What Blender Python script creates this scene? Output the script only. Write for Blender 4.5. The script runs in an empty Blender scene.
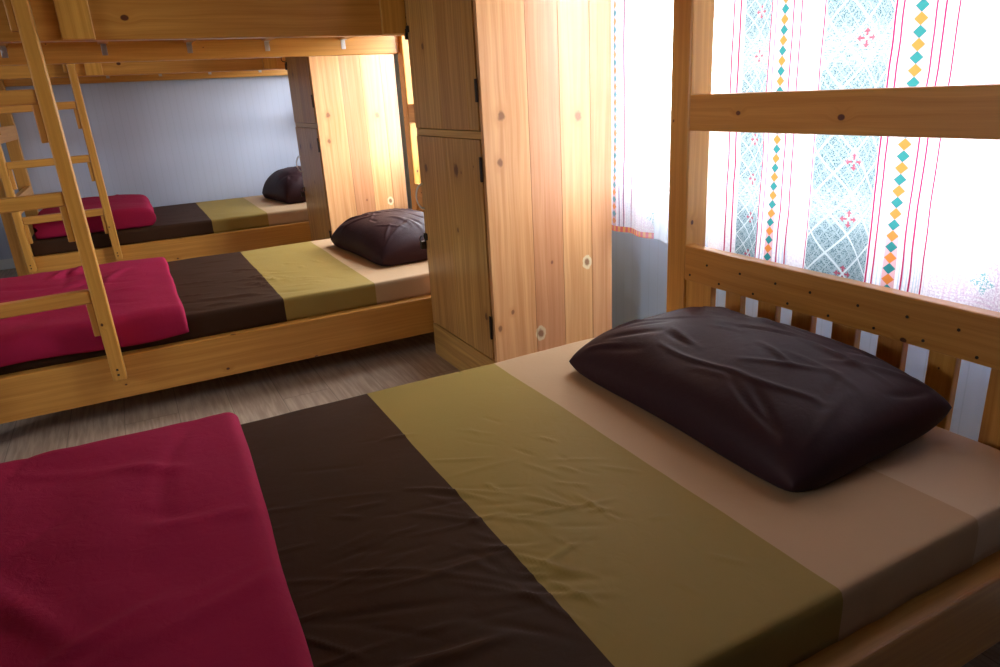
import bpy, bmesh, math, random
from mathutils import Vector, Matrix, noise
SC = bpy.context.scene
COL = SC.collection
rnd = random.Random(7)

# ------------------------------------------------------------------ node helpers
class NT:
    def __init__(s, name):
        s.m = bpy.data.materials.new(name); s.m.use_nodes = True
        s.t = s.m.node_tree; s.t.nodes.clear()
        s.out = s.t.nodes.new('ShaderNodeOutputMaterial')
    def n(s, typ, **kw):
        nd = s.t.nodes.new('ShaderNode' + typ)
        for k, v in kw.items(): setattr(nd, k, v)
        return nd
    def l(s, a, b): s.t.links.new(a, b)
    def setin(s, sock, v):
        if isinstance(v, bpy.types.NodeSocket): s.l(v, sock)
        else: sock.default_value = v
    def math(s, op, a, b=None, c=None, clamp=False):
        nd = s.n('Math', operation=op); nd.use_clamp = clamp
        s.setin(nd.inputs[0], a)
        if b is not None: s.setin(nd.inputs[1], b)
        if c is not None: s.setin(nd.inputs[2], c)
        return nd.outputs[0]
    def mix(s, f, a, b, blend='MIX'):
        nd = s.n('Mix', data_type='RGBA', blend_type=blend)
        s.setin(nd.inputs[0], f)
        s.setin(nd.inputs[6], a if isinstance(a, bpy.types.NodeSocket) else (*a[:3], 1))
        s.setin(nd.inputs[7], b if isinstance(b, bpy.types.NodeSocket) else (*b[:3], 1))
        return nd.outputs[2]
    def ramp(s, f, stops):
        nd = s.n('ValToRGB'); e = nd.color_ramp.elements
        while len(e) < len(stops): e.new(0.5)
        for i, (p, c) in enumerate(stops): e[i].position = p; e[i].color = (*c[:3], 1)
        s.l(f, nd.inputs[0]); return nd.outputs[0]
    def sep(s, v):
        nd = s.n('SeparateXYZ'); s.l(v, nd.inputs[0]); return nd.outputs
    def comb(s, x, y, z=0.0):
        nd = s.n('CombineXYZ'); s.setin(nd.inputs[0], x); s.setin(nd.inputs[1], y); s.setin(nd.inputs[2], z); return nd.outputs[0]
    def noise(s, vec, scale=1, detail=3, rough=.5, dist=0.0):
        nd = s.n('TexNoise'); s.l(vec, nd.inputs['Vector'])
        nd.inputs['Scale'].default_value = scale; nd.inputs['Detail'].default_value = detail
        nd.inputs['Roughness'].default_value = rough; nd.inputs['Distortion'].default_value = dist
        return nd.outputs[0]
    def sstep(s, v, a, b, lo=0.0, hi=1.0):
        nd = s.n('MapRange', interpolation_type='SMOOTHSTEP'); s.setin(nd.inputs[0], v)
        nd.inputs[1].default_value = a; nd.inputs[2].default_value = b
        nd.inputs[3].default_value = lo; nd.inputs[4].default_value = hi
        return nd.outputs[0]
    def bump(s, h, strength, dist=.002):
        nd = s.n('Bump'); nd.inputs['Strength'].default_value = strength; nd.inputs['Distance'].default_value = dist
        s.l(h, nd.inputs['Height']); return nd.outputs[0]
    def principled(s, color, rough=.5, normal=None, **kw):
        p = s.n('BsdfPrincipled')
        s.setin(p.inputs['Base Color'], color if isinstance(color, bpy.types.NodeSocket) else (*color[:3], 1))
        s.setin(p.inputs['Roughness'], rough)
        if normal is not None: s.l(normal, p.inputs['Normal'])
        for k, v in kw.items(): s.setin(p.inputs[k], v)
        s.l(p.outputs[0], s.out.inputs[0]); return p

def wood_mat(name, light, dark, knot, knot_cell=(.34, .085), knot_r=.085, rough=.38, coat=.25, grain=1.0, knots=(), kth=.55):
    """varnished pine; UV in metres, u along the grain. knots = extra knots at (u,v,radius)"""
    t = NT(name)
    uv = t.n('UVMap').outputs[0]
    u, v, _ = t.sep(uv)
    att = t.n('Attribute', attribute_name='tint'); tint = att.outputs['Fac']
    # natural knots
    kv = t.comb(t.math('DIVIDE', u, knot_cell[0]), t.math('DIVIDE', v, knot_cell[1]))
    vo = t.n('TexVoronoi', voronoi_dimensions='2D', feature='F1'); vo.inputs['Scale'].default_value = 1
    vo.inputs['Randomness'].default_value = .9
    t.l(kv, vo.inputs['Vector'])
    cr = t.sep(vo.outputs['Color'])
    # metric distance to the knot
    d2 = t.n('VectorMath', operation='SUBTRACT'); t.l(kv, d2.inputs[0]); t.l(vo.outputs['Position'], d2.inputs[1])
    dx, dy, _ = t.sep(d2.outputs[0])
    dm = t.math('SQRT', t.math('ADD', t.math('POWER', t.math('MULTIPLY', dx, knot_cell[0] * .8), 2), t.math('POWER', t.math('MULTIPLY', dy, knot_cell[1] * 1.1), 2)))
    rad = t.math('MULTIPLY', t.math('SUBTRACT', cr[0], kth, clamp=True), knot_r * .28)   # many cells carry none
    rel = t.math('DIVIDE', dm, t.math('ADD', rad, 1e-4))
    hasn = t.math('GREATER_THAN', rad, .0022)
    km = t.math('MULTIPLY', t.sstep(rel, .75, 1.15, 1, 0), hasn)
    halo = t.math('MULTIPLY', t.sstep(rel, 1.0, 4.5, 1, 0), hasn)
    # grain, bent round the knots
    w = t.noise(t.comb(t.math('MULTIPLY', u, 1.3), t.math('MULTIPLY', v, 5.0)), 1.6, 2)
    vb = t.math('ADD', v, t.math('ADD', t.math('MULTIPLY', w, .03), t.math('MULTIPLY', halo, .012)))
    g1 = t.noise(t.comb(t.math('MULTIPLY', u, .9), t.math('MULTIPLY', vb, 42)), 1.5, 3, .55)
    g2 = t.noise(t.comb(t.math('MULTIPLY', u, 5), t.math('MULTIPLY', vb, 330)), 1.0, 2, .6)
    wide = t.noise(t.comb(t.math('MULTIPLY', u, .6), t.math('MULTIPLY', v, 9)), 1.0, 2)
    g = t.math('ADD', t.math('MULTIPLY', g1, .75), t.math('MULTIPLY', g2, .25))
    f = t.sstep(g, .30, .74)
    c = t.mix(f, dark, light)
    c = t.mix(t.math('MULTIPLY', t.sstep(wide, .45, .75), .35), c, dark)
    c = t.mix(t.math('MULTIPLY', halo, .35), c, dark)
    c = t.mix(km, c, knot)
    for (ku, kvv, kr, resin) in knots:
        e = t.math('SQRT', t.math('ADD', t.math('POWER', t.math('MULTIPLY', t.math('SUBTRACT', u, ku), .75), 2), t.math('POWER', t.math('SUBTRACT', v, kvv), 2)))
        e = t.math('ADD', e, t.math('MULTIPLY', t.math('SUBTRACT', t.noise(t.comb(t.math('MULTIPLY', u, 60), t.math('MULTIPLY', v, 60)), 1, 2), .5), kr * .9))
        if resin: c = t.mix(t.sstep(e, kr * 1.5, kr * 1.75, 1, 0), c, (.72, .58, .36))
        c = t.mix(t.sstep(e, kr * 1.0, kr * 3.0, .5, 0), c, dark) if not resin else c
        c = t.mix(t.sstep(e, kr * .55, kr * 1.15, .9, 0), c, knot)
    hsv = t.n('HueSaturation'); t.l(c, hsv.inputs['Color'])
    t.l(t.math('ADD', .82, t.math('MULTIPLY', tint, .36)), hsv.inputs['Value'])
    t.l(t.math('ADD', .488, t.math('MULTIPLY', tint, .026)), hsv.inputs['Hue'])
    nrm = t.bump(g, .12 * grain, .002)
    t.principled(hsv.outputs[0], rough, nrm, **{'Coat Weight': coat, 'Coat Roughness': .22, 'Specular IOR Level': .5})
    return t.m

def cloth_mat(name, color, rough=.85, weave=900, sheen=.15, bump=.25, vary=.08):
    t = NT(name)
    co = t.n('TexCoord').outputs['Object']
    nz = t.noise(co, 5, 3)
    big = t.noise(co, weave, 1)
    fold = t.noise(co, 26, 4, .6, .6)
    h = t.math('ADD', t.math('MULTIPLY', big, .15), fold)
    c = t.mix(t.math('MULTIPLY', nz, vary * 2), color, tuple(x * .7 for x in color))
    t.principled(c, rough, t.bump(h, bump, .006), **{'Sheen Weight': sheen, 'Specular IOR Level': .12})
    return t.m

M = {}
M['bed_wood'] = wood_mat('varnished_pine', (.64, .315, .066), (.48, .20, .032), (.09, .022, .008))
M['post_wood'] = M['bed_wood']
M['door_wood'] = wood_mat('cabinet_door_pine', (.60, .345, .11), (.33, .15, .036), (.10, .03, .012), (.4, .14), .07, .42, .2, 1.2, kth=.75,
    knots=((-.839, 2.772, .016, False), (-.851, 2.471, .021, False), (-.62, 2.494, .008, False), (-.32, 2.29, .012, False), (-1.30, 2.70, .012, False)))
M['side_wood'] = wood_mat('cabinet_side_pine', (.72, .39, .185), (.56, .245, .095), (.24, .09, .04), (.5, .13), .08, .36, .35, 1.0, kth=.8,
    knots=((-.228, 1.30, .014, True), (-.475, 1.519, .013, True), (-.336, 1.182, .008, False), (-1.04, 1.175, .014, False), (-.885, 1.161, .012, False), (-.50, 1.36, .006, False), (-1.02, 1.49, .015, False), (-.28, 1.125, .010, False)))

def bands_mat():
    t = NT('striped_sheet')
    uv = t.n('UVMap').outputs[0]; u, v, _ = t.sep(uv)
    co = t.n('TexCoord').outputs['Object']
    wob = t.math('MULTIPLY', t.math('SUBTRACT', t.noise(co, 6, 1), .5), .006)
    uu = t.math('ADD', u, wob)
    c = t.mix(t.sstep(uu, .4635, .4645), (.045, .020, .010), (.295, .200, .054))
    c = t.mix(t.sstep(uu, .8555, .8565), c, (.46, .30, .17))
    c = t.mix(t.sstep(uu, 1.2105, 1.2115), c, (.56, .40, .265))
    fold = t.noise(co, 18, 4, .6, .8)
    wv = t.noise(co, 900, 1)
    h = t.math('ADD', t.math('MULTIPLY', wv, .12), fold)
    t.principled(c, .62, t.bump(h, .22, .005), **{'Specular IOR Level': .1})
    return t.m
M['sheet'] = bands_mat()
M['red'] = cloth_mat('crimson_blanket', (.31, .011, .050), .85, 900, 0.0, .35, .1)
M['pillow'] = cloth_mat('dark_brown_pillowcase', (.031, .0125, .0155), .55, 900, 0.0, .2, .05)
def plain(name, col, rough, metal=0.0, **kw):
    t = NT(name); co = t.n('TexCoord').outputs['Object']
    c = t.mix(t.math('MULTIPLY', t.noise(co, 30, 3), .35), col, tuple(x * .7 for x in col))
    t.principled(c, rough, None, Metallic=metal, **kw); return t.m
M['zinc'] = plain('zinc_metal', (.55, .57, .60), .35, 1.0)
M['iron'] = plain('dark_iron', (.045, .035, .03), .5, .7)
M['white_plastic'] = plain('white_plastic', (.72, .70, .66), .4)
M['frame'] = plain('window_frame_paint', (.75, .75, .74), .4)
M['shadow_gap'] = plain('dark_seam', (.05, .022, .008), .8)

def wall_mat(name, col, axis=0):
    t = NT(name); co = t.n('TexCoord').outputs['Object']; s = t.sep(co)
    a = s[axis]
    lines = t.math('ABSOLUTE', t.math('SUBTRACT', t.math('FRACT', t.math('MULTIPLY', a, 1 / .055)), .5))
    groove = t.sstep(lines, .44, .5)
    st = t.comb(t.math('MULTIPLY', a, 60), t.math('MULTIPLY', s[2], 1.2))
    n = t.noise(st, 1, 3)
    c = t.mix(t.math('MULTIPLY', n, .22), col, tuple(x * .75 for x in col))
    c = t.mix(t.math('MULTIPLY', groove, .25), c, tuple(x * .6 for x in col))
    h = t.math('SUBTRACT', t.math('MULTIPLY', n, .3), groove)
    t.principled(c, .8, t.bump(h, .15, .002), **{'Specular IOR Level': .25}); return t.m
M['wall_x'] = wall_mat('grey_blue_panelling_far', (.46, .50, .62), 0)
M['wall_y'] = wall_mat('grey_blue_panelling_side', (.40, .54, .73), 1)
M['wall_dark'] = wall_mat('unseen_darkened_wall', (.13, .07, .045), 0)  # invented dark finish for the unseen front wall, cuts light bounced onto near bed
M['ceiling'] = plain('ceiling_paint', (.72, .69, .62), .8)

def floor_mat():
    t = NT('grey_brown_laminate'); co = t.n('TexCoord').outputs['Object']; x, y, z = t.sep(co)
    PW, PL = .19, 1.2
    row = t.math('FLOOR', t.math('DIVIDE', x, PW))
    yo = t.math('ADD', y, t.math('MULTIPLY', row, .437))
    fx = t.math('ABSOLUTE', t.math('SUBTRACT', t.math('FRACT', t.math('DIVIDE', x, PW)), .5))
    fy = t.math('ABSOLUTE', t.math('SUBTRACT', t.math('FRACT', t.math('DIVIDE', yo, PL)), .5))
    seam = t.math('MAXIMUM', t.sstep(fx, .488, .498), t.sstep(fy, .4975, .4995))
    pid = t.comb(row, t.math('FLOOR', t.math('DIVIDE', yo, PL)))
    wn = t.n('TexWhiteNoise', noise_dimensions='2D'); t.l(pid, wn.inputs['Vector'])
    gv = t.comb(t.math('ADD', t.math('MULTIPLY', x, 60), t.math('MULTIPLY', wn.outputs[0], 50)), t.math('MULTIPLY', y, 4))
    g = t.noise(gv, 1, 4, .6, .4)
    c = t.mix(t.sstep(g, .3, .72), (.29, .20, .14), (.50, .385, .29))
    c = t.mix(t.math('MULTIPLY', wn.outputs[0], .3), c, (.30, .22, .165))
    c = t.mix(t.math('MULTIPLY', seam, .6), c, (.06, .04, .03))
    t.principled(c, .42, t.bump(t.math('SUBTRACT', t.math('MULTIPLY', g, .3), seam), .15, .002)); return t.m
M['floor'] = floor_mat()

def curtain_mat(name, thin):
    """hand woven cloth hung against daylight: object y/z in metres drive the stripes, bands and batik panels"""
    t = NT(name)
    uv = t.n('UVMap').outputs[0]; y0, z, _ = t.sep(uv)
    wob = t.math('MULTIPLY', t.math('SUBTRACT', t.noise(uv, 7, 1), .5), .008)
    y = t.math('ADD', y0, wob)
    def win(v, a, b, soft=.0012):
        return t.math('MULTIPLY', t.sstep(v, a - soft, a + soft), t.sstep(v, b - soft, b + soft, 1, 0))
    col = t.mix(t.sstep(t.noise(uv, 140, 2), .4, .7), (.80, .76, .78), (.70, .62, .67))
    # fine pale lines between the stripes
    fl = t.math('ABSOLUTE', t.math('SUBTRACT', t.math('FRACT', t.math('MULTIPLY', y, 1 / .009)), .5))
    fine = t.math('MULTIPLY', t.sstep(fl, .28, .4), t.math('MAXIMUM', win(y, 1.41, 1.51), win(y, .99, 1.14)))
    col = t.mix(t.math('MULTIPLY', fine, .7), col, (.36, .50, .60))
    # batik panels
    for (a, b, cx, cz, per) in ((1.507, 1.607, 1.557, .60, .115), (1.142, 1.325, 1.222, .603, .148)):
        pm = win(y, a, b)
        hw = per * .5
        py = t.math('DIVIDE', t.math('SUBTRACT', y, cx), per * .72); pz = t.math('DIVIDE', t.math('SUBTRACT', z, cz), per)
        sp = t.n('TexVoronoi', feature='F1'); sp.inputs['Scale'].default_value = 330; t.l(uv, sp.inputs['Vector'])
        dots = t.sstep(sp.outputs['Distance'], .28, .5)
        ly_ = t.math('DIVIDE', t.math('SUBTRACT', y, cx), (b - a) * .5); lz_ = t.math('DIVIDE', t.math('SUBTRACT', z, cz), (b - a) * .58)
        f1 = t.math('ABSOLUTE', t.math('SUBTRACT', t.math('FRACT', t.math('ADD', ly_, lz_)), .5))
        f2 = t.math('ABSOLUTE', t.math('SUBTRACT', t.math('FRACT', t.math('SUBTRACT', ly_, lz_)), .5))
        lat = t.math('MAXIMUM', t.sstep(f1, .455, .475), t.sstep(f2, .455, .475))
        # small stepped diamonds inside the lattice
        g1 = t.math('ABSOLUTE', t.math('SUBTRACT', t.math('FRACT', t.math('MULTIPLY', t.math('ADD', py, pz), 4)), .5))
        g2 = t.math('ABSOLUTE', t.math('SUBTRACT', t.math('FRACT', t.math('MULTIPLY', t.math('SUBTRACT', py, pz), 4)), .5))
        sm = t.sstep(t.math('MAXIMUM', g1, g2), .40, .46)
        pc = t.mix(dots, (.03, .08, .10), (.24, .31, .33))
        pc = t.mix(t.math('MULTIPLY', sm, .5), pc, (.36, .42, .44))
        pc = t.mix(t.math('MULTIPLY', lat, .75), pc, (.60, .64, .66))
        # pale cross bars
        bar = t.math('MULTIPLY', t.sstep(t.noise(t.comb(t.math('MULTIPLY', y, 60), t.math('MULTIPLY', z, 300)), 1, 1), .35, .6), t.sstep(t.math('ABSOLUTE', t.math('SUBTRACT', t.math('FRACT', t.math('DIVIDE', t.math('SUBTRACT', z, .78), .40)), .5)), .33, .45))
        pc = t.mix(t.math('MULTIPLY', bar, .55), pc, (.45, .49, .49))
        # red cross motifs
        fy = t.math('SUBTRACT', y, cx)
        fz = t.math('MULTIPLY', t.math('SUBTRACT', t.math('FRACT', t.math('ADD', pz, .5)), .5), per)
        r = t.math('ADD', t.math('ABSOLUTE', fy), t.math('ABSOLUTE', fz))
        ring = t.math('MULTIPLY', t.sstep(r, per * .145, per * .165, 1, 0), t.sstep(r, per * .035, per * .05))
        q1 = t.math('ABSOLUTE', t.math('SUBTRACT', t.math('FRACT', t.math('MULTIPLY', fy, 4.4 / hw)), .5))
        q2 = t.math('ABSOLUTE', t.math('SUBTRACT', t.math('FRACT', t.math('MULTIPLY', fz, 4.4 / hw)), .5))
        red = t.math('MULTIPLY', ring, t.sstep(t.math('MAXIMUM', q1, q2), .30, .38))
        pc = t.mix(t.math('MULTIPLY', red, .8), pc, (.36, .03, .07))
        col = t.mix(pm, col, pc)
    # crimson lines
    for ly, w in ((1.640, .0022), (1.620, .0022), (1.506, .0025), (1.487, .0016), (1.438, .0016), (1.417, .0018), (1.331, .0025), (1.137, .003), (1.119, .0022), (1.056, .002), (1.037, .0025), (1.000, .0025)):
        col = t.mix(win(y, ly - w, ly + w, .0008), col, (.38, .015, .08))
    # embroidered diamond ribbons
    for cy, hw_, per in ((1.460, .011, .052), (1.083, .0135, .055)):
        k = t.math('DIVIDE', z, per / 2)
        fr = t.math('ABSOLUTE', t.math('SUBTRACT', t.math('FRACT', k), .5))
        par = t.math('GREATER_THAN', t.math('FRACT', t.math('MULTIPLY', t.math('FLOOR', k), .5)), .25)
        dy = t.math('DIVIDE', t.math('ABSOLUTE', t.math('SUBTRACT', y, cy)), hw_)
        dia = t.sstep(t.math('ADD', t.math('MULTIPLY', dy, .55), t.math('MULTIPLY', fr, 1.0)), .50, .56, 1, 0)
        rib = t.mix(dia, (.60, .34, .36), t.mix(par, (.55, .17, .04), (.03, .17, .17)))
        col = t.mix(win(y, cy - hw_, cy + hw_), col, rib)
    # pale lattice squares on the right
    sq_y = t.math('SUBTRACT', y, .866); sq_z = t.math('SUBTRACT', t.math('FRACT', t.math('ADD', t.math('DIVIDE', t.math('SUBTRACT', z, .652), .26), .5)), .5)
    ay = t.math('ABSOLUTE', sq_y); az = t.math('MULTIPLY', t.math('ABSOLUTE', sq_z), .26)
    ch = t.math('MAXIMUM', ay, az)
    rings = t.math('MULTIPLY', win(ch, .030, .075), t.sstep(t.math('ABSOLUTE', t.math('SUBTRACT', t.math('FRACT', t.math('MULTIPLY', ch, 1 / .012)), .5)), .25, .4))
    spk = t.sstep(t.noise(uv, 220, 1), .48, .56)
    rt = win(y, .2, .975)
    col = t.mix(t.math('MULTIPLY', t.math('MULTIPLY', rt, spk), .55), col, (.50, .36, .48))
    col = t.mix(t.math('MULTIPLY', rt, t.math('MULTIPLY', rings, .4)), col, (.60, .38, .52))
    star = t.math('MULTIPLY', t.sstep(t.math('ADD', ay, az), .026, .032, 1, 0), t.sstep(t.math('MINIMUM', ay, az), .007, .010, 1, 0))
    col = t.mix(t.math('MULTIPLY', rt, t.math('MULTIPLY', t.math('MULTIPLY', star, spk), .8)), col, (.12, .42, .40))
    # hem border
    hz = .598 if thin else .553
    hem = t.sstep(z, hz, hz + .003, 1, 0)
    hk = t.math('ABSOLUTE', t.math('SUBTRACT', t.math('FRACT', t.math('MULTIPLY', y, 1 / .022)), .5))
    col = t.mix(hem, col, t.mix(t.sstep(hk, .2, .3), (.62, .07, .06), (.75, .28, .05)))
    weave = t.noise(uv, 700, 1)
    nrm = t.bump(weave, .15, .001)
    d = t.n('BsdfDiffuse'); t.l(col, d.inputs[0]); t.l(nrm, d.inputs['Normal'])
    tr = t.n('BsdfTranslucent'); t.l(col, tr.inputs[0])
    mx = t.n('MixShader'); mx.inputs[0].default_value = .31
    t.l(d.outputs[0], mx.inputs[1]); t.l(tr.outputs[0], mx.inputs[2])
    if thin:
        tp = t.n('BsdfTransparent'); m2 = t.n('MixShader'); m2.inputs[0].default_value = thin
        t.l(mx.outputs[0], m2.inputs[1]); t.l(tp.outputs[0], m2.inputs[2]); mx = m2
    t.l(mx.outputs[0], t.out.inputs[0])
    return t.m
M['curtain'] = curtain_mat('patterned_curtain_cloth', 0)
M['thin_curtain'] = curtain_mat('thin_curtain_cloth', .35)
def sheer_mat():
    t = NT('white_sheer_cloth'); co = t.n('TexCoord').outputs['Object']
    c = t.mix(t.noise(co, 300, 1), (.86, .86, .88), (.80, .80, .83))
    d = t.n('BsdfDiffuse'); t.l(c, d.inputs[0]); tr = t.n('BsdfTranslucent'); t.l(c, tr.inputs[0])
    tp = t.n('BsdfTransparent')
    a = t.n('MixShader'); a.inputs[0].default_value = .6; t.l(d.outputs[0], a.inputs[1]); t.l(tr.outputs[0], a.inputs[2])
    b = t.n('MixShader'); b.inputs[0].default_value = .6; t.l(a.outputs[0], b.inputs[1]); t.l(tp.outputs[0], b.inputs[2])
    t.l(b.outputs[0], t.out.inputs[0]); return t.m
M['sheer'] = sheer_mat()
def glass_mat():
    t = NT('window_glass')
    g = t.n('BsdfGlossy'); g.inputs['Roughness'].default_value = .02
    tp = t.n('BsdfTransparent')
    mx = t.n('MixShader'); mx.inputs[0].default_value = .05; t.l(tp.outputs[0], mx.inputs[1]); t.l(g.outputs[0], mx.inputs[2])
    t.l(mx.outputs[0], t.out.inputs[0]); return t.m
M['glass'] = glass_mat()

# ------------------------------------------------------------------ mesh helpers
class MB:
    """collects boards into one mesh; every board gets UVs in metres along its own grain and a tint"""
    def __init__(s):
        s.v = []; s.f = []; s.uv = []; s.t = []; s.mi = []
    def box(s, x0, x1, y0, y1, z0, z1, grain=None, tint=None, mi=0, absuv=False):
        if grain is None:
            d = (x1 - x0, y1 - y0, z1 - z0); grain = d.index(max(d))
        ou, ov = (0, 0) if absuv else (rnd.uniform(-40, 40), rnd.uniform(-40, 40))
        tn = rnd.random() if tint is None else tint
        b = len(s.v)
        P = [(x, y, z) for z in (z0, z1) for y in (y0, y1) for x in (x0, x1)]
        s.v += P
        others = [a for a in (0, 1, 2) if a != grain]
        for idx, nax in (((0, 2, 3, 1), 2), ((4, 5, 7, 6), 2), ((0, 1, 5, 4), 1), ((2, 6, 7, 3), 1), ((0, 4, 6, 2), 0), ((1, 3, 7, 5), 0)):
            s.f.append([b + i for i in idx]); s.t.append(tn); s.mi.append(mi)
            for i in idx:
                p = P[i]
                if nax == grain: u, v = p[others[0]] * .15, p[others[1]]
                else:
                    ax = [a for a in others if a != nax][0]
                    u, v = p[grain], p[ax] + (nax * .37 if not absuv else 0)
                if absuv: u = -u
                s.uv.append((u + ou, v + ov))
        return s
    def ring(s, center, r, tube, axis=0, n=16, m=8, arc=2 * math.pi, start=0):
        b = len(s.v); closed = arc > 6.28
        N = n if closed else n + 1
        for i in range(N):
            a = start + arc * i / n
            for j in range(m):
                bb = 2 * math.pi * j / m
                R = r + tube * math.cos(bb); h = tube * math.sin(bb)
                c = [R * math.cos(a), R * math.sin(a)]
                p = [0, 0, 0]; o = [k for k in range(3) if k != axis]
                p[o[0]] = c[0]; p[o[1]] = c[1]; p[axis] = h
                s.v.append(tuple(p[k] + center[k] for k in range(3)))
        for i in range(n):
            i2 = (i + 1) % N
            for j in range(m):
                q = [b + i * m + j, b + i2 * m + j, b + i2 * m + (j + 1) % m, b + i * m + (j + 1) % m]
                s.f.append(q); s.t.append(.5); s.mi.append(0); s.uv += [(0, 0)] * 4
        if not closed:
            for i in (0, N - 1):
                s.f.append([b + i * m + j for j in range(m)]); s.t.append(.5); s.mi.append(0); s.uv += [(0, 0)] * m
        return s
    def build(s, name, mats, parent=None, loc=(0, 0, 0), bevel=.004, smooth=False, seg=2):
        me = bpy.data.meshes.new(name)
        me.from_pydata([tuple(Vector(p) - Vector(loc)) for p in s.v], [], s.f)
        ul = me.uv_layers.new(name='UVMap')
        for i, c in enumerate(s.uv): ul.data[i].uv = c
        at = me.attributes.new('tint', 'FLOAT', 'FACE')
        for i, c in enumerate(s.t): at.data[i].value = c
        if not isinstance(mats, (list, tuple)): mats = [mats]
        for m in mats: me.materials.append(m)
        for i, p in enumerate(me.polygons): p.material_index = s.mi[i]; p.use_smooth = smooth
        bm = bmesh.new(); bm.from_mesh(me); bmesh.ops.recalc_face_normals(bm, faces=bm.faces); bm.to_mesh(me); bm.free()
        o = bpy.data.objects.new(name, me); COL.objects.link(o); o.location = loc
        if parent: o.parent = parent
        if bevel:
            b = o.modifiers.new('edge', 'BEVEL'); b.width = bevel; b.segments = seg; b.limit_method = 'ANGLE'; b.angle_limit = math.radians(50)
        return o

def tag(o, label, cat, group=None, kind=None):
    if label: o['label'] = label
    if cat: o['category'] = cat
    if group: o['group'] = group
    if kind: o['kind'] = kind
    return o
def thing(name, label, cat, loc=(0, 0, 0), group=None):
    o = bpy.data.objects.new(name, None); COL.objects.link(o); o.location = loc; o.empty_display_size = .1
    return tag(o, label, cat, group)
def copy_tree(o, parent=None):
    kids = list(o.children)
    c = o.copy(); COL.objects.link(c)
    if parent: c.parent = parent
    for k in kids: copy_tree(k, c)
    return c
def struct(o): o['kind'] = 'structure'; return o

# ------------------------------------------------------------------ room shell
XW, YF, XL, YB, ZC = 1.80, 6.70, -3.2, -1.1, 2.60
struct(MB().box(XL, XW + .12, YB, YF, -.1, 0).build('floor', M['floor'], bevel=0))
struct(MB().box(XL, XW + .12, YB, YF, ZC, ZC + .1).build('ceiling', M['ceiling'], bevel=0))
struct(MB().box(XL - .1, XW + .12, YF, YF + .1, 0, ZC).build('wall_back', M['wall_x'], bevel=0))
LW = (.75, 1.85, 1.15, 1.85)
w = MB(); w.box(XL - .1, XL, YB, YF, 0, LW[2]); w.box(XL - .1, XL, YB, YF, LW[3], ZC)
w.box(XL - .1, XL, YB, LW[0], LW[2], LW[3]); w.box(XL - .1, XL, LW[1], YF, LW[2], LW[3])
struct(w.build('wall_left', M['wall_y'], bevel=0))
WINS = [(.60, 2.42), (2.95, 4.42), (5.50, 6.20)]
ZS, ZT = .72, 2.25
w = MB(); ys = [YB] + [e for p in WINS for e in p] + [YF]
w.box(XW, XW + .12, YB, YF, 0, ZS); w.box(XW, XW + .12, YB, YF, ZT, ZC)
for i in range(0, len(ys), 2): w.box(XW, XW + .12, ys[i], ys[i + 1], ZS, ZT)
struct(w.build('wall_right', M['wall_y'], bevel=0))
struct(MB().box(XL - .1, XW + .12, YB - .1, YB, 0, ZC).build('wall_front', M['wall_dark'], bevel=0))
struct(MB().box(XL, XW, YF - .012, YF, 0, .08).build('baseboard_back', M['frame'], bevel=.002))
def window(n, a, b, z0, z1, d0, d1, along_y=True):
    f = MB(); t = .045
    def bx(p0, p1, q0, q1, e=0):
        if along_y: f.box(d0 + e, d1 - e, p0, p1, q0, q1)
        else: f.box(p0, p1, d0 + e, d1 - e, q0, q1)
    bx(a, b, z0, z0 + t); bx(a, b, z1 - t, z1); bx(a, a + t, z0 + t, z1 - t); bx(b - t, b, z0 + t, z1 - t)
    k = max(1, round((b - a) / .75))
    for i in range(1, k): c = a + (b - a) * i / k; bx(c - .02, c + .02, z0 + t, z1 - t, .005)
    o = struct(f.build('window_%d' % n, M['frame'], bevel=.003))
    g = MB(); dm = (d0 + d1) / 2
    if along_y: g.box(dm - .002, dm + .002, a + t, b - t, z0 + t, z1 - t)
    else: g.box(a + t, b - t, dm - .002, dm + .002, z0 + t, z1 - t)
    g.build('pane', M['glass'], o, bevel=0)
for i, (a, b) in enumerate(WINS): window(i + 1, a, b, ZS, ZT, XW + .04, XW + .09)
window(4, *LW, XL - .08, XL - .03)

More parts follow.
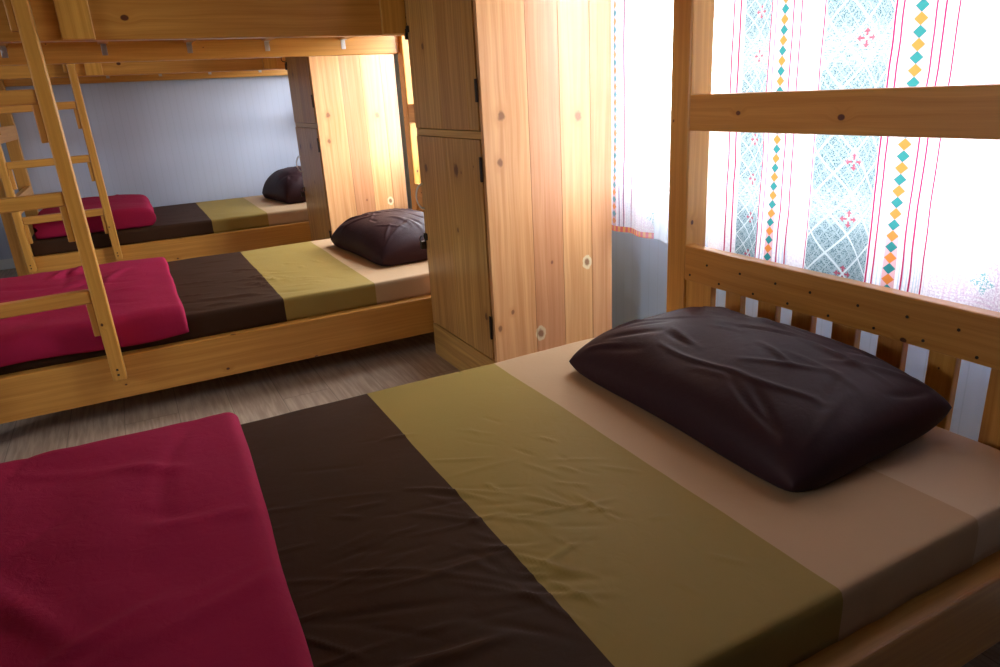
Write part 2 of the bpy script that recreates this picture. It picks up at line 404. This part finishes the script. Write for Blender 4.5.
# ------------------------------------------------------------------ bunk bed (local origin: front foot corner on the floor)
W = 1.232; XH0, XH1 = 1.51, 1.597; XF0, XF1 = -.75, -.665; PS = .085
BG = 'pine bunk beds in a row'
SCREW = bpy.data.meshes.new('screw')
bm_ = bmesh.new(); bmesh.ops.create_cone(bm_, cap_ends=True, segments=12, radius1=.0042, radius2=.0034, depth=.003)
bm_.transform(Matrix.Rotation(math.radians(-90), 4, 'Y')); bm_.to_mesh(SCREW); bm_.free(); SCREW.materials.append(M['iron'])
def make_bed():
    wd = M['bed_wood']
    r = thing('bunk_bed', None, 'bunk bed', (0, 0, 0), BG)
    for x0, x1 in ((XH0, XH1), (XF0, XF1)):
        for y0, y1 in ((0, PS), (W - PS, W)):
            MB().box(x0, x1, y0, y1, 0, 2.0, tint=.55).build('post', wd, r, bevel=.006)
    for z0, z1 in ((.095, .262), (1.355, 1.565)):
        for y0, y1 in ((0, .052), (W - .042, W)):
            MB().box(XF1, XH0, y0, y1, z0, z1, tint=.5).build('side_rail', wd, r, bevel=.005)
    for z0, z1 in ((.52, .631), (.978, 1.081), (1.70, 1.80)):
        hr = MB().box(XH0, XH0 + .038, PS, W - PS, z0, z1, tint=.45).build('headboard_rail', wd, r, bevel=.004)
        if z0 == .52:
            for sy, sz in ((1.121, .541), (1.048, .585), (.995, .538), (.915, .585), (.862, .537), (.786, .583), (.741, .537), (.673, .583), (.613, .535), (.534, .581), (.486, .536), (.409, .584), (.365, .539), (.293, .584), (.248, .535), (.196, .584)):
                k = bpy.data.objects.new('screw', SCREW); COL.objects.link(k); k.parent = hr; k.location = (XH0, sy, sz)
        MB().box(XF1 - .038, XF1, PS, W - PS, z0, z1, tint=.45).build('footboard_rail', wd, r, bevel=.004)
    MB().box(XH0, XH0 + .038, PS, W - PS, .12, .25).build('headboard_rail', wd, r, bevel=.004)
    edges = [(1.561 - .525, W - PS), (1.44 - .525, 1.50 - .525), (1.311 - .525, 1.375 - .525), (1.193 - .525, 1.257 - .525),
             (1.063 - .525, 1.131 - .525), (.94 - .525, 1.004 - .525), (.818 - .525, .879 - .525), (.62 - .525, .747 - .525)]
    for a, b in edges:
        MB().box(XH0 + .008, XH0 + .032, a, b, .25, .52, tint=rnd.uniform(.2, .7)).build('headboard_slat', wd, r, bevel=.003)
    MB().box(XF1, XH0, .052, W - .042, .235, .258).build('slat_deck', wd, r, bevel=0)
    MB().box(XF1, XH0, .052, W - .042, 1.505, 1.52, tint=.9).build('slat_deck', wd, r, bevel=0)
    for x in (-.353, .05, .428, .805, 1.21):
        c = MB().box(x - .045, x, .052, W - .042, 1.435, 1.505, tint=.6).build('cross_beam', wd, r, bevel=.002)
        b = MB(); y1 = W - .042
        b.box(x - .034, x - .010, y1 - .003, y1, 1.386, 1.434); b.box(x - .034, x - .010, y1 - .042, y1 - .003, 1.431, 1.434)
        b.box(x - .026, x - .020, y1 - .006, y1 - .003, 1.408, 1.414)
        b.build('bracket', M['zinc'], c, bevel=.001)
    for x in (-.095, 1.0):
        MB().box(x, x + .097, -.024, 0, 1.357, 1.86, tint=.75).build('guard_post', wd, r, bevel=.003)
    MB().box(-.095, XH0, 0, .024, 1.74, 1.84).build('guard_rail', wd, r, bevel=.003)
    return r
bed = make_bed()
NEAR, MID, FAR = .525, 2.868, 5.43
bed.location = (0, NEAR, 0)
bed['label'] = 'nearest pine bunk bed, slatted headboard standing against the patterned curtain'
bed2 = copy_tree(bed); bed2.location = (0, MID, 0)
bed2['label'] = 'middle pine bunk bed with knotty side rail, between the two cabinets'
bed3 = copy_tree(bed); bed3.location = (0, FAR, 0)
bed3['label'] = 'farthest pine bunk bed, along the grey-blue back wall'

# ------------------------------------------------------------------ ladders
def make_ladder():
    wd = M['bed_wood']
    r = thing('bunk_ladder', None, 'ladder', (0, 0, 0), 'ladders of the bunk beds')
    xs = ((-.207, -.160), (-.712, -.665))
    for a, b in xs:
        MB().box(a, b, -.066, 0, .19, 1.72, tint=.62).build('stile', wd, r, bevel=.007, seg=3)
    for z in (.515, .86, 1.19, 1.53):
        MB().box(-.665, -.207, -.058, -.010, z - .023, z + .023, tint=rnd.uniform(.3, .7)).build('rung', wd, r, bevel=.006)
        for x0, x1 in ((-.228, -.207), (-.665, -.644)):
            MB().box(x0, x1, -.054, -.014, z - .145, z - .023, tint=rnd.uniform(.2, .6)).build('rung_block', wd, r, bevel=.003)
    for x in (-.185, -.69):
        s = MB()
        for z in (.215, .235): s.box(x - .004, x + .004, -.0675, -.065, z - .004, z + .004)
        s.build('screw', M['iron'], r, bevel=.0015)
    return r
lad = make_ladder(); lad.location = (.020, MID - .001, 0); lad.rotation_euler = (0, -.014, 0)
lad['label'] = 'near wooden ladder fixed to the middle bunk bed, at left edge'
lad2 = copy_tree(lad); lad2.location = (.035, FAR - .001, 0)
lad2['label'] = 'farther wooden ladder on the bunk bed along the back wall'

# ------------------------------------------------------------------ cabinets
def make_cabinet():
    """built at its real x; local y 0 = side nearest the camera"""
    r = thing('wardrobe_cabinet', None, 'cabinet', (0, 0, 0), 'tall pine cabinets between the beds')
    x0, x1, D, H = 1.103, 1.638, .622, 2.05
    wd, sd = M['door_wood'], M['side_wood']
    seams = [x0, 1.283, 1.412, 1.543, x1]
    b = MB()
    tints = (.62, .28, .72, .45)
    for i in range(4):
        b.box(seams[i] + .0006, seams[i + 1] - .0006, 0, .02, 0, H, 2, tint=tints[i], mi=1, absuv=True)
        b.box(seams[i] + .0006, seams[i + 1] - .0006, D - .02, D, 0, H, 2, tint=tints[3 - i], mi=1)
    b.box(x1 - .012, x1, .02, D - .02, 0, H, 2); b.box(x0, x1, .02, D - .02, H - .02, H)
    b.box(x0 + .004, x1 - .012, .02, D - .02, .15, .165); b.box(x0 + .001, x0 + .02, .02, D - .02, .968, .994, tint=.75)
    b.box(x0 + .02, x1 - .012, .02, D - .02, .974, .988)
    b.build('body', [wd, sd], r, bevel=.0009)
    MB().box(x0 - .004, x0 + .016, .003, D, 0, .148, 1, tint=.6).build('plinth', wd, r, bevel=.002)
    for nm, z0, z1 in (('lower', .155, .966), ('upper', .997, 2.03)):
        m = MB()
        sp = [.024, .10, .34, D - .003] if nm == 'upper' else [.024, .33, D - .003]
        # y is stored at world position of the first cabinet so the grain and knots sit as in the photograph
        for i in range(len(sp) - 1):
            m.box(x0 - .004, x0 + .016, sp[i] + .0004, sp[i + 1] - .0004, z0, z1, 2, tint=(.5, .35, .55)[i], absuv=True)
            m.uv[-24:] = [(u, v + 2.23) for u, v in m.uv[-24:]]
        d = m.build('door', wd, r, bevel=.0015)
        for hz in ((.241, .329), (.824, .909)) if nm == 'lower' else ((1.09, 1.165), (1.85, 1.93)):
            h = MB(); h.box(x0 - .009, x0 - .004, .019, .03, hz[0], hz[1]); h.box(x0 - .012, x0 - .004, .014, .020, hz[0], hz[1])
            h.build('hinge', M['iron'], d, bevel=.001)
        if nm == 'lower':
            # curved white pull
            h = MB(); h.ring((x0 - .012, D - .022, .718), .052, .005, axis=1, n=18, m=8, arc=math.pi, start=math.pi / 2)
            for v in range(len(h.v)):
                p = h.v[v]; h.v[v] = (x0 - .004 + (p[0] - x0 + .012) * .62, p[1], p[2])
            h.build('door_handle', M['white_plastic'], d, bevel=0, smooth=True)
            h = MB(); h.box(x0 - .010, x0 - .004, D - .03, D + .004, .53, .56); h.ring((x0 - .018, D - .008, .535), .014, .003, axis=1)
            h.box(x0 - .030, x0 - .008, D - .018, D + .004, .49, .525)
            h.build('hasp_lock', M['iron'], d, bevel=.002)
        else:
            h = MB(); h.box(x0 - .010, x0 - .004, D - .03, D + .006, 1.36, 1.385); h.ring((x0 - .016, D - .003, 1.405), .017, .0028, axis=1)
            h.box(x0 - .014, x0 - .002, D - .012, D + .004, 1.335, 1.375)
            h.build('hasp_lock', M['iron'], d, bevel=.002)
    return r
cab = make_cabinet(); cab.location = (0, 2.23, 0)
cab['label'] = 'near tall pine cabinet, planked side and two stacked doors, beside the curtain gap'
cab2 = copy_tree(cab); cab2.location = (0, 4.517, 0)
cab2['label'] = 'farther pine cabinet between the middle and back beds, its side brightly lit'

# ------------------------------------------------------------------ mattresses in striped sheets
def grid_mesh(name, P, nu, nv, mat, parent=None, closed_uv=None, loc=(0, 0, 0), uv=None, smooth=True):
    vs = [tuple(Vector(P(i, j)) - Vector(loc)) for i in range(nu) for j in range(nv)]
    fs = [(i * nv + j, (i + 1) * nv + j, (i + 1) * nv + j + 1, i * nv + j + 1) for i in range(nu - 1) for j in range(nv - 1)]
    me = bpy.data.meshes.new(name); me.from_pydata(vs, [], fs)
    if uv:
        ul = me.uv_layers.new(name='UVMap')
        for k, lp in enumerate(me.loops):
            q = lp.vertex_index; ul.data[k].uv = uv(q // nv, q % nv)
    me.materials.append(mat)
    for p in me.polygons: p.use_smooth = smooth
    o = bpy.data.objects.new(name, me); COL.objects.link(o); o.location = loc
    if parent: o.parent = parent
    return o

def creases(n, region, seed, lmin=.06, lmax=.28, ang=None, amp=(.001, .003), wid=(.0035, .007)):
    R = random.Random(seed); out = []
    for _ in range(n):
        x = R.gauss(region[0], region[2]); y = R.gauss(region[1], region[3])
        a = R.uniform(0, math.pi) if ang is None else R.gauss(ang[0], ang[1])
        L = R.uniform(lmin, lmax); k = R.uniform(-1.6, 1.6)
        out.append((x, y, math.cos(a), math.sin(a), L, k, R.uniform(*amp) * R.choice((1, 1, -.7)), R.uniform(*wid)))
    return out
def crease_h(cs, x, y):
    h = 0.0
    for (cx, cy, c, s, L, k, a, w) in cs:
        dx = x - cx; dy = y - cy
        t = dx * c + dy * s
        if abs(t) > L * .5: continue
        d = -dx * s + dy * c + k * t * t * .5
        if abs(d) > 3 * w: continue
        h += a * math.exp(-(d / w) ** 2) * (1 - (2 * t / L) ** 2) ** 1.0
    return h

def rounded_slab(name, x0, x1, y0, y1, z0, z1, rad, nx, ny, mat, disp=None, parent=None, loc=None, nz=6):
    """closed slab with round top edges; built from three joined grids as one mesh"""
    bm = bmesh.new(); uvl = bm.loops.layers.uv.new('UVMap')
    def shape(x, y, z):
        p = Vector((x, y, z))
        q = Vector((min(max(x, x0 + rad), x1 - rad), min(max(y, y0 + rad), y1 - rad), min(max(z, z0 + rad * .4), z1 - rad)))
        d = p - q
        if d.z < 0: d.z *= 0
        if d.length > 1e-9 and max(abs(d.x), abs(d.y), abs(d.z)) > 1e-9:
            sc = rad / d.length * (max(abs(d.x), abs(d.y), abs(d.z)) / rad)
            base = q + d * sc
            if z - q.z < 0: base.z = z
            p = base
        return p
    cache = {}
    def vert(x, y, z):
        k = (round(x, 5), round(y, 5), round(z, 5))
        if k not in cache:
            p = shape(x, y, z)
            if disp: p = p + Vector(disp(p.x, p.y, p.z))
            cache[k] = bm.verts.new(p)
        return cache[k]
    X = [x0 + (x1 - x0) * i / nx for i in range(nx + 1)]; Y = [y0 + (y1 - y0) * i / ny for i in range(ny + 1)]; Z = [z0 + (z1 - z0) * i / nz for i in range(nz + 1)]
    def quad(a, b, c, d):
        f = bm.faces.new((a, b, c, d)); f.smooth = True
    for i in range(nx):
        for j in range(ny):
            quad(vert(X[i], Y[j], z1), vert(X[i + 1], Y[j], z1), vert(X[i + 1], Y[j + 1], z1), vert(X[i], Y[j + 1], z1))
            quad(vert(X[i], Y[j], z0), vert(X[i], Y[j + 1], z0), vert(X[i + 1], Y[j + 1], z0), vert(X[i + 1], Y[j], z0))
    for k in range(nz):
        for i in range(nx):
            quad(vert(X[i], y0, Z[k]), vert(X[i + 1], y0, Z[k]), vert(X[i + 1], y0, Z[k + 1]), vert(X[i], y0, Z[k + 1]))
            quad(vert(X[i], y1, Z[k]), vert(X[i], y1, Z[k + 1]), vert(X[i + 1], y1, Z[k + 1]), vert(X[i + 1], y1, Z[k]))
        for j in range(ny):
            quad(vert(x0, Y[j], Z[k]), vert(x0, Y[j], Z[k + 1]), vert(x0, Y[j + 1], Z[k + 1]), vert(x0, Y[j + 1], Z[k]))
            quad(vert(x1, Y[j], Z[k]), vert(x1, Y[j + 1], Z[k]), vert(x1, Y[j + 1], Z[k + 1]), vert(x1, Y[j], Z[k + 1]))
    bmesh.ops.recalc_face_normals(bm, faces=bm.faces)
    for f in bm.faces:
        for lp in f.loops: lp[uvl].uv = (lp.vert.co.x, lp.vert.co.y)
    loc = loc or ((x0 + x1) / 2, (y0 + y1) / 2, z0)
    for v in bm.verts: v.co -= Vector(loc)
    me = bpy.data.meshes.new(name); bm.to_mesh(me); bm.free(); me.materials.append(mat)
    o = bpy.data.objects.new(name, me); COL.objects.link(o); o.location = loc
    if parent: o.parent = parent
    return o

MY0, MY1, MX0, MX1, MZ0, MZ1 = .043, 1.238, -.655, 1.503, .2625, .360
def mattress(Y, seed, nx, ny, nc, label, amp=(.0015, .004), shift=0.0):
    k = amp
    cs = creases(nc, (.25, .50, .16, .24), seed, lmin=.06, lmax=.26, ang=(-.35, .35), amp=k)
    cs += creases(nc // 2, (.47, .42, .05, .16), seed + 1, lmin=.06, lmax=.24, ang=(-.85, .45), amp=k)
    cs += creases(nc // 2, (.62, .52, .10, .22), seed + 2, lmin=.04, lmax=.16, ang=(-1.0, .35), amp=k, wid=(.003, .0055))
    cs += creases(nc // 4, (.25, .2, .2, .10), seed + 3, lmin=.15, lmax=.4, ang=(-.30, .15), amp=(k[0] * 2, k[1] * 1.5), wid=(.008, .015))
    def disp(x, y, z):
        w = max(0.0, min(1.0, (z - .32) / .03))
        n = noise.noise((x * 3, y * 3, seed)) * .004 + noise.noise((x * 9, y * 9, seed + 3)) * .0012
        return (0, 0 if w > .5 else noise.noise((x * 14, z * 8, seed)) * .004, (n + crease_h(cs, x, y - Y)) * w)
    o = rounded_slab('mattress', MX0, MX1, Y + MY0, Y + MY1, MZ0, MZ1, .014, nx, ny, M['sheet'], disp)
    if shift:
        ul = o.data.uv_layers[0]
        for d in ul.data: d.uv = (d.uv[0] + shift, d.uv[1])
    return tag(o, label, 'mattress', 'mattresses in striped sheets')
mattress(NEAR, 11, 400, 220, 60, 'nearest mattress in a fitted sheet of dark brown, olive and tan bands')
mattress(MID, 23, 190, 104, 30, 'middle mattress in brown, olive and tan banded sheet, beside the near ladder', (.002, .0055), -.012)
mattress(FAR, 37, 110, 62, 14, 'farthest mattress in brown, olive and tan banded sheet, below the back wall', (.002, .0055), -.02)

# ------------------------------------------------------------------ folded red blankets
def blanket(x0, x1, y0, y1, zb, th, seed, nx, ny, label, hang=0.0, yedge=None, puff=0.0, skew=0.0, amp=.006):
    """quilt folded in two: a thick layer doubled over itself with its fold at x1; may hang over the mattress edge at y0"""
    R = random.Random(seed)
    cs = creases(26, ((x0 + x1) / 2, (y0 + y1) / 2, (x1 - x0) * .32, (y1 - y0) * .3), seed, lmin=.15, lmax=.5, amp=(amp * .35, amp), wid=(.008, .022), ang=(.2, .7))
    half = th / 2
    L = x1 - x0
    prof = []      # closed section in (x, z): bottom leaf, round fold, top leaf, open slit between them at x0
    N = nx
    for i in range(N + 1): prof.append((x0 + (L - half) * i / N, 0.0, 0))
    for i in range(1, 9):
        a = -math.pi / 2 + math.pi * i / 9; prof.append((x1 - half + half * math.cos(a), half + half * math.sin(a), 1))
    for i in range(N + 1): prof.append((x1 - half - (L - half) * i / N, th, 1))
    prof.append((x0 - .004, th * .75, 1)); prof.append((x0 - .004, th * .58, 1)); prof.append((x0 + .02, th * .5, 1))
    prof.append((x0 - .004, th * .42, 0)); prof.append((x0 - .004, th * .25, 0))
    m = len(prof)
    ylen = (y1 - y0) + hang
    vs = []; rows = []
    def place(px, pz, s, j, edge):
        # s: distance from the far edge y1 towards the viewer
        y = y1 - s
        n = noise.noise((px * 3.1, y * 3.1, seed)) * .010 + noise.noise((px * 8, y * 8, seed + 5)) * .004
        k = pz / th
        up = pz + (n * k) + (crease_h(cs, px, y) * k) + puff * k * max(0, 1 - ((px - (x0 + x1) / 2) / (L * .55)) ** 2)
        xx = px + skew * s + noise.noise((y * 4, seed, .5)) * .008 * max(0, (px - x0) / L)
        if edge: up = th * .5 + (up - th * .5) * (.55 if edge == 1 else .85)
        z = zb + up; yy = y
        if hang and yedge is not None and y < yedge:
            over = yedge - y; r = .018
            a = min(over / (r + .01), math.pi / 2)
            rest = max(0, over - (r + .01) * math.pi / 2)
            hgt = up
            yy = yedge - (r + hgt) * math.sin(a) - noise.noise((px * 6, rest * 9, seed + 2)) * .013 * min(1, rest / .03)
            z = zb - r + (r + hgt) * math.cos(a) - rest
            z += noise.noise((px * 2.2, 3.3, seed)) * .02 * min(1, rest / .05)
        return (xx, yy, z)
    ss = [0, .004, .012] + [.012 + (ylen - .024) * j / ny for j in range(1, ny)] + [ylen - .012, ylen - .004, ylen]
    edges = {0: 1, 1: 2, len(ss) - 2: 2, len(ss) - 1: 1}
    for j, s in enumerate(ss):
        for (px, pz, t) in prof: vs.append(place(px, pz, s, j, edges.get(j, 0)))
    fs = []
    for j in range(len(ss) - 1):
        for i in range(m): fs.append((j * m + i, j * m + (i + 1) % m, (j + 1) * m + (i + 1) % m, (j + 1) * m + i))
    # caps: strip between bottom and top leaf
    for j in (0, len(ss) - 1):
        b = j * m; half_n = N + 1
        top = [b + N + 9 + i for i in range(N + 1)]; bot = [b + N - i for i in range(N + 1)]
        for i in range(N): fs.append((bot[i], bot[i + 1], top[i + 1], top[i]))
        fs.append([b + i for i in range(N, N + 10)])
        fs.append([b + 0] + [b + 2 * N + 9 + i for i in range(0, 6)])
    me = bpy.data.meshes.new('folded_blanket'); cx, cy = (x0 + x1) / 2, (y0 + y1) / 2
    me.from_pydata([(p[0] - cx, p[1] - cy, p[2] - zb) for p in vs], [], fs); me.materials.append(M['red'])
    for p in me.polygons: p.use_smooth = True
    bm = bmesh.new(); bm.from_mesh(me); bmesh.ops.recalc_face_normals(bm, faces=bm.faces); bm.to_mesh(me); bm.free()
    o = bpy.data.objects.new('folded_blanket', me); COL.objects.link(o); o.location = (cx, cy, zb)
    return tag(o, label, 'blanket', 'folded crimson blankets')
blanket(-.64, .130, NEAR + .07, NEAR + 1.18, .368, .058, 3, 60, 80, 'nearest folded crimson blanket, lying on the dark brown band of the nearest bed', skew=-.042, amp=.010)
blanket(-.64, .10, MID + .05, MID + 1.165, .366, .038, 5, 48, 60, 'folded crimson blanket behind the near ladder, hanging over the middle mattress edge', hang=.085, yedge=MID + .066, amp=.014)
blanket(-.60, .13, FAR + .06, FAR + 1.1, .366, .11, 8, 36, 40, 'farthest folded crimson blanket, small and puffy by the back wall', puff=.03, amp=.008)

# ------------------------------------------------------------------ pillows
def pillow(name, a, b, h, seed, loc, rot, label, lift=0.0, n=(120, 84), res=None):
    R = random.Random(seed)
    cs = []
    for sx in (-1, 1):
        for sy in (-1, 1):
            for _ in range(5):
                ang = math.atan2(-sy * b, -sx * a) + R.gauss(0, .35)
                d = R.uniform(.10, .22)
                cs.append((sx * a * .92 + math.cos(ang) * d, sy * b * .92 + math.sin(ang) * d, math.cos(ang), math.sin(ang), R.uniform(.12, .26), R.uniform(-2, 2), R.uniform(.003, .007) * R.choice((1, -1)), R.uniform(.005, .011)))
    for _ in range(20):
        ang = R.gauss(.12, .35)
        cs.append((R.uniform(-a * .6, a * .6), R.uniform(-b * .6, b * .6), math.cos(ang), math.sin(ang), R.uniform(.12, .34), R.uniform(-2, 2), R.uniform(.003, .006) * R.choice((1, 1, -1)), R.uniform(.0045, .008)))
    nu, nv = n
    vs = []; idx = {}
    def pt(u, v, side):
        x = a * u * (1 - .055 * (1 - v * v)); y = b * v * (1 - .075 * (1 - u * u))
        e = max(0.0, (1 - abs(u) ** 3.6)) ** .45 * max(0.0, (1 - abs(v) ** 3.0)) ** .5
        mid = h * (.26 + .10 * (1 - u * u) * (1 - v * v)) - h * .10 * (u * u * v * v)
        if side > 0:
            z = mid + h * .66 * e + (crease_h(cs, x, y) + noise.noise((x * 5, y * 5, seed)) * .009) * min(1, e * 2)
        else:
            z = max(.0, mid - h * .75 * e)
        k = 1 - .075 * (u * u * v * v) ** 1.5
        return (x * k, y * k, z + lift * ((1 - v) * .5) ** 2)
    for side in (1, -1):
        for i in range(nu + 1):
            for j in range(nv + 1):
                bd = i in (0, nu) or j in (0, nv)
                if side < 0 and bd: idx[(side, i, j)] = idx[(1, i, j)]; continue
                u = -math.cos(math.pi * i / nu) * .5 + (2 * i / nu - 1) * .5; v = -math.cos(math.pi * j / nv) * .5 + (2 * j / nv - 1) * .5
                idx[(side, i, j)] = len(vs); vs.append(pt(u, v, side))
    fs = []
    for side in (1, -1):
        for i in range(nu):
            for j in range(nv):
                q = [idx[(side, i, j)], idx[(side, i + 1, j)], idx[(side, i + 1, j + 1)], idx[(side, i, j + 1)]]
                fs.append(q if side > 0 else q[::-1])
    me = bpy.data.meshes.new(name); me.from_pydata(vs, [], fs); me.materials.append(M['pillow'])
    for p in me.polygons: p.use_smooth = True
    o = bpy.data.objects.new(name, me); COL.objects.link(o); o.location = loc; o.rotation_euler = (0, 0, rot)
    return tag(o, label, 'pillow', 'dark brown pillows')
pillow('pillow', .425, .25, .150, 2, (1.225, 1.17, .366), math.radians(90 - 1), 'nearest dark brown pillow, before the slatted headboard', lift=.045)
pillow('pillow', .40, .26, .185, 6, (1.20, MID + .66, .366), math.radians(90 + 4), 'dark brown pillow on the middle bed, partly behind the near cabinet')
pillow('pillow', .33, .24, .25, 9, (1.27, FAR + .70, .366), math.radians(90 + 8), 'farthest dark brown pillow, beside the farther cabinet at the back wall', n=(44, 32))

# ------------------------------------------------------------------ curtains
ROD = []
def curtain(name, mat, y0, y1, z0, z1, x, seed, label, uoff=0.0, depth=.014, folds=7, group='window curtains', gather=0.0, thick=.001):
    nu, nv = max(30, int((y1 - y0) / .012)), 60
    def P(i, j):
        fy = i / (nu - 1); fz = j / (nv - 1)
        y = y0 + (y1 - y0) * fy; z = z0 + (z1 - z0) * fz
        ph = fy * folds * 2 * math.pi + seed
        w = depth * (math.sin(ph + .6 * noise.noise((y * 3, z * .8, seed))) + .5 * noise.noise((y * 9, z * 1.5, seed)))
        zz = z + (0.006 * noise.noise((y * 6, 0, seed)) if j == 0 else 0)
        return (x + w * (.75 + .25 * (1 - fz)), y + .008 * noise.noise((y * 2, z * 2, seed + 2)), zz)
    o = grid_mesh(name, P, nu, nv, mat, uv=lambda i, j: (y0 + (y1 - y0) * i / (nu - 1) - uoff, z0 + (z1 - z0) * j / (nv - 1)), loc=(x, (y0 + y1) / 2, z0))
    return tag(o, label, 'curtain', group)
curtain('curtain', M['curtain'], .50, 1.735, .53, 2.3, 1.650, 1.0, 'large patterned curtain with batik panels and diamond ribbons behind the near headboard')
curtain('curtain', M['thin_curtain'], 2.015, 2.62, .578, 2.3, 1.663, 2.0, 'white curtain with orange embroidered hem beside the near cabinet', uoff=1.15, folds=4, depth=.010)
curtain('sheer_curtain', M['sheer'], 1.60, 2.14, .572, 2.3, 1.682, 3.0, 'plain white sheer curtain strip between near post and embroidered curtain', folds=5, depth=.006)
r = thing('curtain_rod', 'long thin curtain rod above the near window', 'curtain rod', (1.66, 1.56, 2.318))
rb = MB(); rb.ring((0, 0, 0), .001, .0005)
def tube(name, p0, p1, rad, mat, parent):
    bm = bmesh.new(); d = Vector(p1) - Vector(p0)
    bmesh.ops.create_cone(bm, cap_ends=True, segments=14, radius1=rad, radius2=rad, depth=d.length)
    q = d.to_track_quat('Z', 'Y').to_matrix().to_4x4()
    bm.transform(Matrix.Translation((Vector(p0) + Vector(p1)) / 2) @ q)
    me = bpy.data.meshes.new(name); bm.to_mesh(me); bm.free(); me.materials.append(mat)
    for p in me.polygons: p.use_smooth = True
    o = bpy.data.objects.new(name, me); COL.objects.link(o); o.parent = parent; return o
tube('rod', (0, -1.12, 0), (0, 1.12, 0), .009, M['white_plastic'], r)
for yy in (-1.08, 1.08): tube('rod_bracket', (0, yy, 0), (.14, yy, 0), .006, M['white_plastic'], r)

# ------------------------------------------------------------------ daylight
wd = bpy.data.worlds.new('daylight'); SC.world = wd; wd.use_nodes = True
nt = wd.node_tree; nt.nodes.clear()
out = nt.nodes.new('ShaderNodeOutputWorld'); bg = nt.nodes.new('ShaderNodeBackground')
tc = nt.nodes.new('ShaderNodeTexCoord'); sp = nt.nodes.new('ShaderNodeSeparateXYZ'); rp = nt.nodes.new('ShaderNodeValToRGB')
nt.links.new(tc.outputs['Generated'], sp.inputs[0]); nt.links.new(sp.outputs[2], rp.inputs[0])
e = rp.color_ramp.elements
mp = nt.nodes.new('ShaderNodeMapRange'); mp.inputs[1].default_value = -1; mp.inputs[2].default_value = 1
nt.links.new(sp.outputs[2], mp.inputs[0]); nt.links.new(mp.outputs[0], rp.inputs[0])
e[0].position = .47; e[0].color = (.10, .11, .09, 1)
e[1].position = .53; e[1].color = (.92, .96, 1.0, 1)
e2 = e.new(1.0); e2.color = (.80, .90, 1.0, 1)
bg.inputs[1].default_value = 26.0
nt.links.new(rp.outputs[0], bg.inputs[0]); nt.links.new(bg.outputs[0], out.inputs[0])
def portal(loc, rot, sx, sy):
    l = bpy.data.lights.new('window_portal', 'AREA'); l.shape = 'RECTANGLE'; l.size = sx; l.size_y = sy; l.cycles.is_portal = True
    o = bpy.data.objects.new('window_portal', l); COL.objects.link(o); o.location = loc; o.rotation_euler = rot
for a, b in WINS: portal((XW + .13, (a + b) / 2, (ZS + ZT) / 2), (0, math.radians(90), 0), ZT - ZS, b - a)

portal((XL - .11, (LW[0] + LW[1]) / 2, (LW[2] + LW[3]) / 2), (0, math.radians(-90), 0), LW[3] - LW[2], LW[1] - LW[0])

# ------------------------------------------------------------------ camera
cam = bpy.data.cameras.new('camera'); co = bpy.data.objects.new('camera', cam); COL.objects.link(co)
yw, pt_, rl, F = math.radians(63.283), math.radians(-18.939), math.radians(-3.32), 704.0
f = Vector((math.cos(pt_) * math.cos(yw), math.cos(pt_) * math.sin(yw), math.sin(pt_)))
s = Vector((math.sin(yw), -math.cos(yw), 0)); u = s.cross(f)
s2 = math.cos(rl) * s + math.sin(rl) * u; u2 = -math.sin(rl) * s + math.cos(rl) * u
co.matrix_world = Matrix(((s2.x, u2.x, -f.x, 0), (s2.y, u2.y, -f.y, 0), (s2.z, u2.z, -f.z, 1.12), (0, 0, 0, 1)))
cam.sensor_width = 36; cam.lens = F * 36 / 1000; cam.clip_start = .05
SC.camera = co
vs = SC.view_settings; SC.display_settings.display_device = 'sRGB'
vs.view_transform = 'Standard'; vs.look = 'None'; vs.gamma = 1; vs.use_curve_mapping = False; vs.exposure = 0.0
